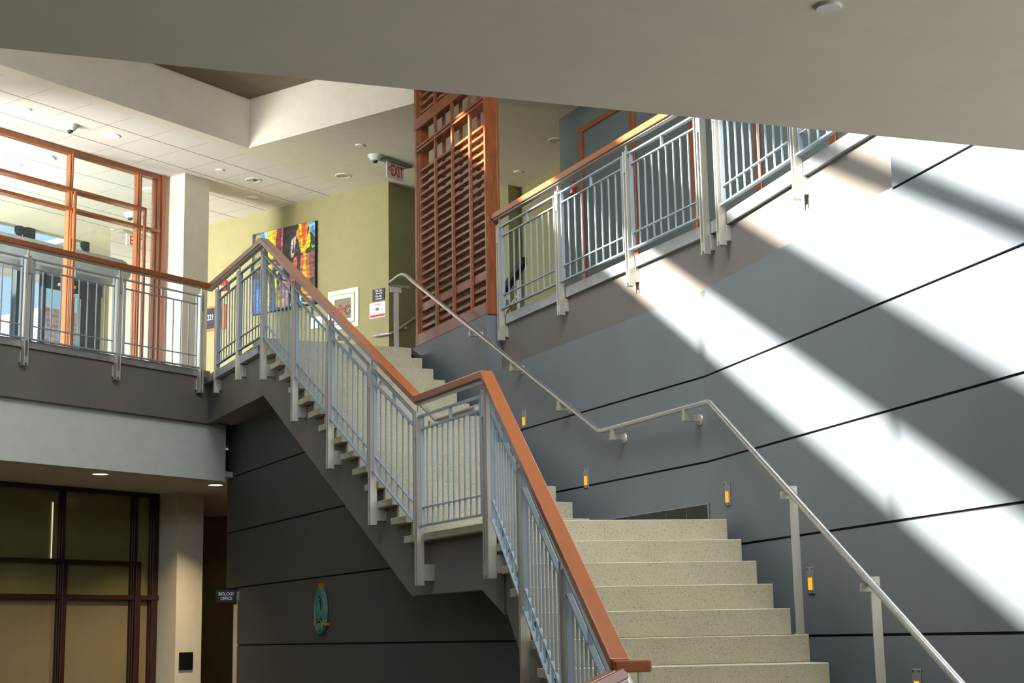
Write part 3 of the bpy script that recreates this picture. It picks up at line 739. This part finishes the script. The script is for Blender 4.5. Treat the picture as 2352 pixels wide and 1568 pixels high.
patch('white', [(.40, .44), (.48, .44), (.48, .54), (.38, .55)]); patch('pink', [(.48, .40), (.54, .36), (.52, .44), (.49, .56)])
patch('rust', [(.60, .30), (.70, .34), (.72, .62), (.62, .52)]); patch('yellow', [(.62, .45), (.66, .44), (.675, .51), (.64, .52)], 2, .003)
patch('white', [(.62, .62), (.66, .60), (.70, .86), (.64, .84)]); patch('charcoal', [(.64, .66), (.66, .64), (.68, .80), (.66, .82)])
patch('orange', [(.70, .86), (.75, 1), (.90, 1), (.84, .60), (.80, .64)]); patch('yellow', [(.74, 1), (.78, 1), (.82, .68), (.92, .94), (.92, .70), (.78, .64), (.79, .82)])
patch('vermilion', [(.78, 1), (.86, 1), (.84, .76), (.82, .74)]); patch('sky', [(.88, 1), (1, 1), (1, .80), (.92, .88)]); patch('blue', [(.93, .93), (.97, .94), (1, .82), (.94, .87)])
patch('green', [(.94, .72), (1, .70), (1, .68), (.95, .67), (.93, .78)], 2, .004); patch('charcoal', [(.90, .64), (1, .64), (1, .67), (.93, .68)])
patch('rust', [(.77, .30), (.94, .32), (.94, .63), (.78, .61)]); patch('gold', [(.82, .30), (.87, .30), (.87, .63), (.82, .62)]); patch('plum', [(.92, .32), (1, .32), (1, .64), (.91, .63)])
patch('orange', [(.78, .16), (.90, .12), (.92, .30), (.78, .32)]); patch('denim', [(0, 0), (.20, 0), (.22, .42), (.02, .44)]); patch('blue', [(.05, .02), (.18, .03), (.20, .30), (.08, .32)])
patch('denim', [(.24, .0), (.60, .0), (.56, .30), (.28, .34)]); patch('gold', [(.22, .0), (.30, .0), (.27, .46), (.21, .50)]); patch('pink', [(.46, .02), (.60, .02), (.62, .30), (.44, .36)])
patch('yellow', [(.40, .04), (.46, .03), (.42, .40), (.37, .42)]); patch('white', [(.50, .05), (.56, .04), (.57, .22), (.50, .24)]); patch('sky', [(.62, .03), (.84, .03), (.80, .16), (.66, .2)]); patch('orange', [(.84, .02), (.97, .02), (.95, .12), (.86, .1)])
o = mb.build('canvas', mats_, pa_)

cb = thing('valve_cabinet', 'cream fire department valve cabinet with grey glass door', 'cabinet', GF @ Matrix.Translation((.53, 0, 5.825)))
cw, chh = .56, .55
m_ = MB(); m_.box(0, cw, 0, .018, 0, .065).box(0, cw, 0, .018, chh-.065, chh).box(0, .065, 0, .018, .065, chh-.065).box(cw-.065, cw, 0, .018, .065, chh-.065)
m_.build('frame', CREAM, cb, .003)
m_ = MB(); d0, d1 = .075, .485
m_.box(d0, d1, 0, .026, .075, .135).box(d0, d1, 0, .026, .42, .478).box(d0, d0+.055, 0, .026, .135, .42).box(d1-.06, d1, 0, .026, .135, .42)
do = m_.build('door', CREAM, cb, .003)
MB().box(d0+.05, d1-.05, .008, .012, .13, .425).build('glass_panel', mat('cabinet_glass', (126, 122, 100), .25), do)
text_mesh('FIRE\nDEPARTMENT\nVALVE', .048, 'lettering', REDT, do, face_T(.33, .014, .275, '+y'), squash=.62, bold=.001)
m_ = MB(); ring = [(.19+.055*math.cos(a*math.pi/8), .016, .255+.06*math.sin(a*math.pi/8)) for a in range(17)]
m_.tube(ring, .006, 6, False)
for a in range(4): m_.tube([(.19, .016, .255), (.19+.055*math.cos(a*math.pi/2+.4), .016, .255+.06*math.sin(a*math.pi/2+.4))], .004, 6)
m_.build('valve_wheel', mat('wheel_red', (130, 60, 56), .5), do)
MB().tube([(.135, .05, .255), (.155, .05, .24), (.175, .045, .215)], .006, 8).lathe([(.01, 0), (.01, .05)], (.135, 0, .258), 'y', 10).build('latch', STEEL, do)

sg = thing('room_number_sign', 'small dark directional sign with room numbers 230 - 234 and arrows', 'sign', GF @ Matrix.Translation((.07, 0, 6.13)))
MB().box(0, .21, 0, .014, 0, .16).build('panel', DARK, sg, .002)
text_mesh('230 - 234', .038, 'lettering', WTXT, sg, face_T(.10, .0155, .133, '+y'), squash=.75, bold=.0006)
text_mesh('210 - 205', .038, 'lettering', WTXT, sg, face_T(.10, .0155, .058, '+y'), squash=.75, bold=.0006)
def arrow(x0_, x1_, z, w, hl, y0_, y1_):   # from x0_ to tip x1_
    s_ = 1 if x1_ > x0_ else -1; xb = x1_-s_*hl
    return MB().slab([(x0_, z-w), (xb, z-w), (xb, z-w*2.2), (x1_, z), (xb, z+w*2.2), (xb, z+w), (x0_, z+w)], y0_, y1_)
arrow(.04, .155, .098, .005, .022, .014, .0155).build('arrow', WTXT, sg); arrow(.155, .04, .022, .005, .022, .014, .0155).build('arrow', WTXT, sg)
pg = thing('paper_notice', 'white paper notice with grey arrow and red band below the room sign', 'sign', GF @ Matrix.Translation((.062, 0, 5.90)))
MB().box(0, .278, 0, .004, 0, .21).build('sheet', WHITE, pg)
MB().box(.008, .27, .004, .005, .012, .042).build('red_band', REDP, pg)
arrow(.175, .105, .115, .016, .035, .004, .0055).build('arrow', mat('arrow_grey', (96, 106, 112), .6), pg)
text_mesh('Lowry N207', .026, 'lettering', DARK, pg, face_T(.14, .0055, .178, '+y'), squash=.8)
text_mesh('event', .018, 'lettering', WTXT, pg, face_T(.14, .0055, .027, '+y')) if False else None

nb_ = thing('door_number_sign', 'dark number board with orange frame seen through the railing', 'sign', GF @ Matrix.Translation((3.10, 0, 6.13)))
MB().box(0, .62, 0, .02, 0, .37).build('frame', mat('orange_frame', (206, 104, 50), .5), nb_, .002)
MB().box(.07, .58, .02, .026, .035, .34).build('panel', DARK, nb_)
text_mesh('221', .12, 'lettering', WTXT, nb_, face_T(.30, .028, .20, '+y'), squash=.8)
al = thing('fire_alarm_strobe', 'small red and white fire alarm strobe left of the painting', 'alarm', GF @ Matrix.Translation((3.08, 0, 6.70)))
MB().box(0, .11, 0, .04, 0, .15).build('housing', REDP, al, .004); MB().box(.015, .095, .04, .055, .015, .065).build('lens', WHITE, al, .003)
wb = thing('wall_plate', 'white blank plate low on the green wall behind the railing', 'plate', GF @ Matrix.Translation((1.20, 0, 5.90)))
MB().box(0, .24, 0, .012, 0, .16).build('plate', WHITE, wb, .002)
# handrail of the stair that rises behind the screen
H2 = frame(tuple(gc), 35.3)
ho = thing('wall_handrail', 'steel handrail with return bend rising along the dark green wall', 'handrail', H2)
pts = [(-.06, .22, .97), (-.07, .08, .97), (-.07, -.03, .97), (-.05, -.07, .97), (.02, -.07, 1.0), (.08, -.07, 1.03), (3.3, -.07, 3.02)]
MB().tube(rnd([(x, y, z+Z2) for x, y, z in pts], .03), .019, 10).build('tube', STEEL, ho)
for x in (.3, 1.6, 2.8): MB().box(x-.015, x+.015, -.07, 0, Z2+.90+.618*x, Z2+.93+.618*x).build('bracket', STEEL, ho)
# second stair guard glimpsed through the screen
g6 = thing('stair_guardrail', 'timber capped rail of the next stair glimpsed behind the sunlit railing', 'railing', TF @ Matrix.Translation((1.0, .0, Z2)))
MB().sweep([(0, 0, 1.62), (1.5, .0, .95)], .08, .10).build('handrail', WOODD, g6, .005)
for x in (.16, .55, 1.0, 1.4): MB().box(x-.05, x+.03, -.02, .02, 0, 1.42-.447*x).build('post', STEEL, g6)
MB().bar((.1, 0, 1.20), (1.5, 0, .60), .03, .03).build('rail', STEEL, g6)
af = thing('fire_alarm_strobe', 'small red alarm on the teal wall left of the first timber strip', 'alarm', TF @ Matrix.Translation((-.39, 0, 6.73)))
MB().box(0, .08, 0, .05, 0, .15).build('housing', REDP, af, .004); MB().box(.02, .06, .05, .06, .01, .05).build('lens', WHITE, af)

# ================================================================ SIGNS AND CEILING DEVICES
ex = thing('exit_sign', 'hanging clear EXIT sign with red letters left of the timber screen', 'sign', frame((-1.584, 19.418, CZ), 35.31))
MB().box(-.08, .44, -.07, .07, -.03, 0).build('mounting', mat('exit_mount', (120, 132, 124), .5), ex, .004)
MB().box(0, .34, -.006, .006, -.24, -.03).box(0, .34, -.007, .007, -.246, -.238).build('blade', mat('exit_acrylic', (214, 208, 204), .3), ex)
text_mesh('EXIT', .21, 'lettering', REDP, ex, face_T(.205, -.0075, -.135, '-y'), squash=.58, bold=.004)
text_mesh('<', .13, 'lettering', REDP, ex, face_T(.045, -.0075, -.125, '-y'), squash=.7, bold=.003)
e2_ = thing('exit_sign', 'EXIT sign seen through the glazing, cut off by an orange mullion', 'sign', frame((-5.833, 22.721, CZ), 35.31))
MB().box(-.06, .42, -.06, .06, -.03, 0).build('mounting', STEEL, e2_); MB().box(.06, .40, -.01, .01, -.24, -.03).build('blade', WHITE, e2_)
text_mesh('EXIT', .19, 'lettering', REDP, e2_, face_T(.24, -.012, -.13, '-y'), squash=.6, bold=.003)

bo = thing('office_sign', 'small dark flag sign reading BIOLOGY OFFICE by the doorway', 'sign', UF @ Matrix.Translation((6.45, 1.14, 2.075)))
MB().box(-.008, .008, .03, .27, 0, .138).build('panel', DARK, bo, .002)
MB().box(-.012, .012, 0, .03, .02, .12).build('bracket', CHAN, bo)
text_mesh('BIOLOGY\nOFFICE', .052, 'lettering', WTXT, bo, face_T(-.0095, .15, .069, '-x'), squash=.82, bold=.001)
cd = props(MB().box(.06, .29, -.02, 0, 1.305, 1.52).build('card_reader', BLACK, None, .004, DF @ Matrix.Translation((1.398, 1.989, 0))), 'black square card reader on the lit column', 'card reader')

# oval plaque
ov = thing('oval_plaque', 'green bronze oval relief plaque held by brass hooks under the stair', 'plaque', UF @ Matrix.Translation((3.60, 1.14, 1.915)))
def oval(prof, n=40, cz=0.0):
    m_ = MB(); m_.lathe(prof, (0, 0, cz), 'y', n); m_.v = [(x, y, (z-cz)*1.0+cz) for x, y, z in m_.v]; return m_
def ell(mb_, rx, rz, y0_, y1_, cxx=0, czz=0, n=36):
    mb_.slab([(cxx+rx*math.cos(2*math.pi*i/n), czz+rz*math.sin(2*math.pi*i/n)) for i in range(n)], y0_, y1_)
m_ = MB(); ell(m_, .145, .225, .005, .035); ell(m_, .13, .21, .035, .042); m_.build('body', TEALB, ov, .006)
m_ = MB()
rgs = [(.140*math.cos(i*math.pi/16), .040, .220*math.sin(i*math.pi/16)) for i in range(33)]; m_.tube(rgs, .009, 8, False)
rgs = [(.078*math.cos(i*math.pi/12), .044, -.148+.062*math.sin(i*math.pi/12)) for i in range(25)]; m_.tube(rgs, .007, 6, False)
m_.build('rim', TEALB, ov)
m_ = MB(); ell(m_, .055, .08, .042, .0445, 0, .06); ell(m_, .08, .04, .042, .044, 0, -.095); m_.build('niche', TEALD, ov)
m_ = MB(); ell(m_, .022, .07, .042, .056, 0, .02); ell(m_, .014, .018, .042, .06, 0, .105); ell(m_, .045, .05, .041, .052, 0, -.03); ell(m_, .055, .04, .042, .052, 0, -.155); m_.build('relief', TEALB, ov, .004)
MB().box(-.03, .03, 0, .05, .215, .265).box(-.03, -.01, .04, .055, .195, .24).build('hook', BRASS, ov, .003)
MB().box(.11, .17, 0, .035, -.135, -.11).box(.105, .13, .03, .055, -.14, -.095).build('hook', BRASS, ov, .003)
MB().box(-.17, -.11, 0, .035, -.145, -.12).box(-.14, -.115, .03, .055, -.14, -.10).build('hook', BRASS, ov, .003)

def downlight(p, lit, label, power=0, r=.095, zc=CZ, group='round ceiling downlights'):
    o_ = thing('ceiling_downlight', label, 'ceiling light', Matrix.Translation((p[0], p[1], zc)), group)
    MB().lathe([(r+.012, 0), (r+.012, -.006), (r-.004, -.008), (r-.006, 0)], n=28).build('trim_ring', WHITE, o_)
    MB().lathe([(r-.004, -.002), (r*.85, .05), (r*.75, .075)], n=28).build('reflector', REFL if not lit else LITE, o_)
    MB().lathe([(.0, -.003 if lit else .03), (r*.97 if lit else .04, -.003 if lit else .03)], n=28).build('lamp', LITE if lit else REFL, o_)
    if power:
        l = bpy.data.lights.new('downlight_lamp', 'AREA'); l.shape = 'DISK'; l.size = r*1.6; l.energy = power; l.color = (1, .78, .48); l.spread = R(110)
        lo = bpy.data.objects.new('downlight_lamp', l); COL.objects.link(lo); lo.parent = o_; lo.location = (0, 0, -.02)
    return o_
# cut holes are not needed: the reflectors sit just under the ceiling plane
def pxd(x, y): return wp(DF, x, y)
downlight((-4.869, 18.275), True, 'lit round downlight in the tiles above the left glazing', 14)
downlight((-3.454, 20.242), False, 'unlit grey round downlight in the ceiling tiles right of the column')
downlight((-3.600, 21.080), False, 'mirrored downlight in the tiles nearest the green wall')
downlight((-2.228, 20.122), False, 'round mirrored downlight in the plain ceiling near the EXIT sign')
downlight((.609, 18.787), False, 'downlight half hidden behind the corner of the teal wall')
downlight((-6.423, 19.356), True, 'pale downlight seen through the top pane of the left glazing', 6)
downlight((-4.682, 17.53), True, 'lit downlight under the white bulkhead beside the dark glazing', 16, zc=CG)
downlight((-3.662, 19.016), True, 'lit downlight at the corridor mouth beside the dark wall', 34, zc=CG)
downlight((-6.2, 18.9), True, 'lit downlight inside the dim office at the left edge', 10, zc=CG)
downlight((-4.75, 20.6), True, 'lit downlight inside the dim office near the middle pane', 10, zc=CG)

def detector(p, label, z=CZ):
    o_ = thing('smoke_detector', label, 'smoke detector', Matrix.Translation((p[0], p[1], z)), 'cone shaped smoke detectors')
    MB().lathe([(.10, 0), (.098, -.008), (.055, -.065), (.05, -.07)], n=24).build('cone', mat('detector_white', (206, 210, 200), .5), o_)
    MB().lathe([(.034, -.068), (.032, -.088), (.022, -.098), (.022, -.08)], n=16).build('sensor', DARK, o_); return o_
detector((-5.249, 17.839), 'cone shaped smoke detector in the tiles above the left glazing')
detector((-1.718, 19.269), 'cone shaped smoke detector left of the hanging EXIT sign')
detector((-5.499, 21.787), 'cone shaped smoke detector seen through the left glazing')
def disc(p, label, r=.055, z=CZ, cat='sprinkler', name='sprinkler_cap', t=.012, m=None):
    return props(MB().lathe([(r, 0), (r, -t*.6), (r*.9, -t)], n=24).build(name, m or WHITE, None, 0, Matrix.Translation((p[0], p[1], z))), label, cat, 'round '+cat+'s on the ceilings')
disc((-1.876, 18.825), 'small round sprinkler cap in the plain ceiling beside the detector')
disc((-5.595, 17.254), 'small round sprinkler cap in the tiles at the far left')
disc((-3.817, 19.759), 'small round sprinkler cap in the tile above the column')
disc((.126, 20.099), 'small round sprinkler cap between the screen and the teal wall', .06)
disc((-6.0, 16.4), 'small dark sprinkler cap under the white bulkhead at the left edge', .05, CG) if False else None
disc((-5.942, 19.071), 'white round ceiling speaker seen through the top left pane', .15, CZ, 'speaker', 'ceiling_speaker', .02)
disc((-4.933, 20.598), 'white round ceiling speaker seen through the narrow right pane', .12, CZ, 'speaker', 'ceiling_speaker', .02)
disc((.774, 3.517), 'white round ceiling speaker on the near soffit at top right', .032, 3.1, 'speaker', 'ceiling_speaker', .008)
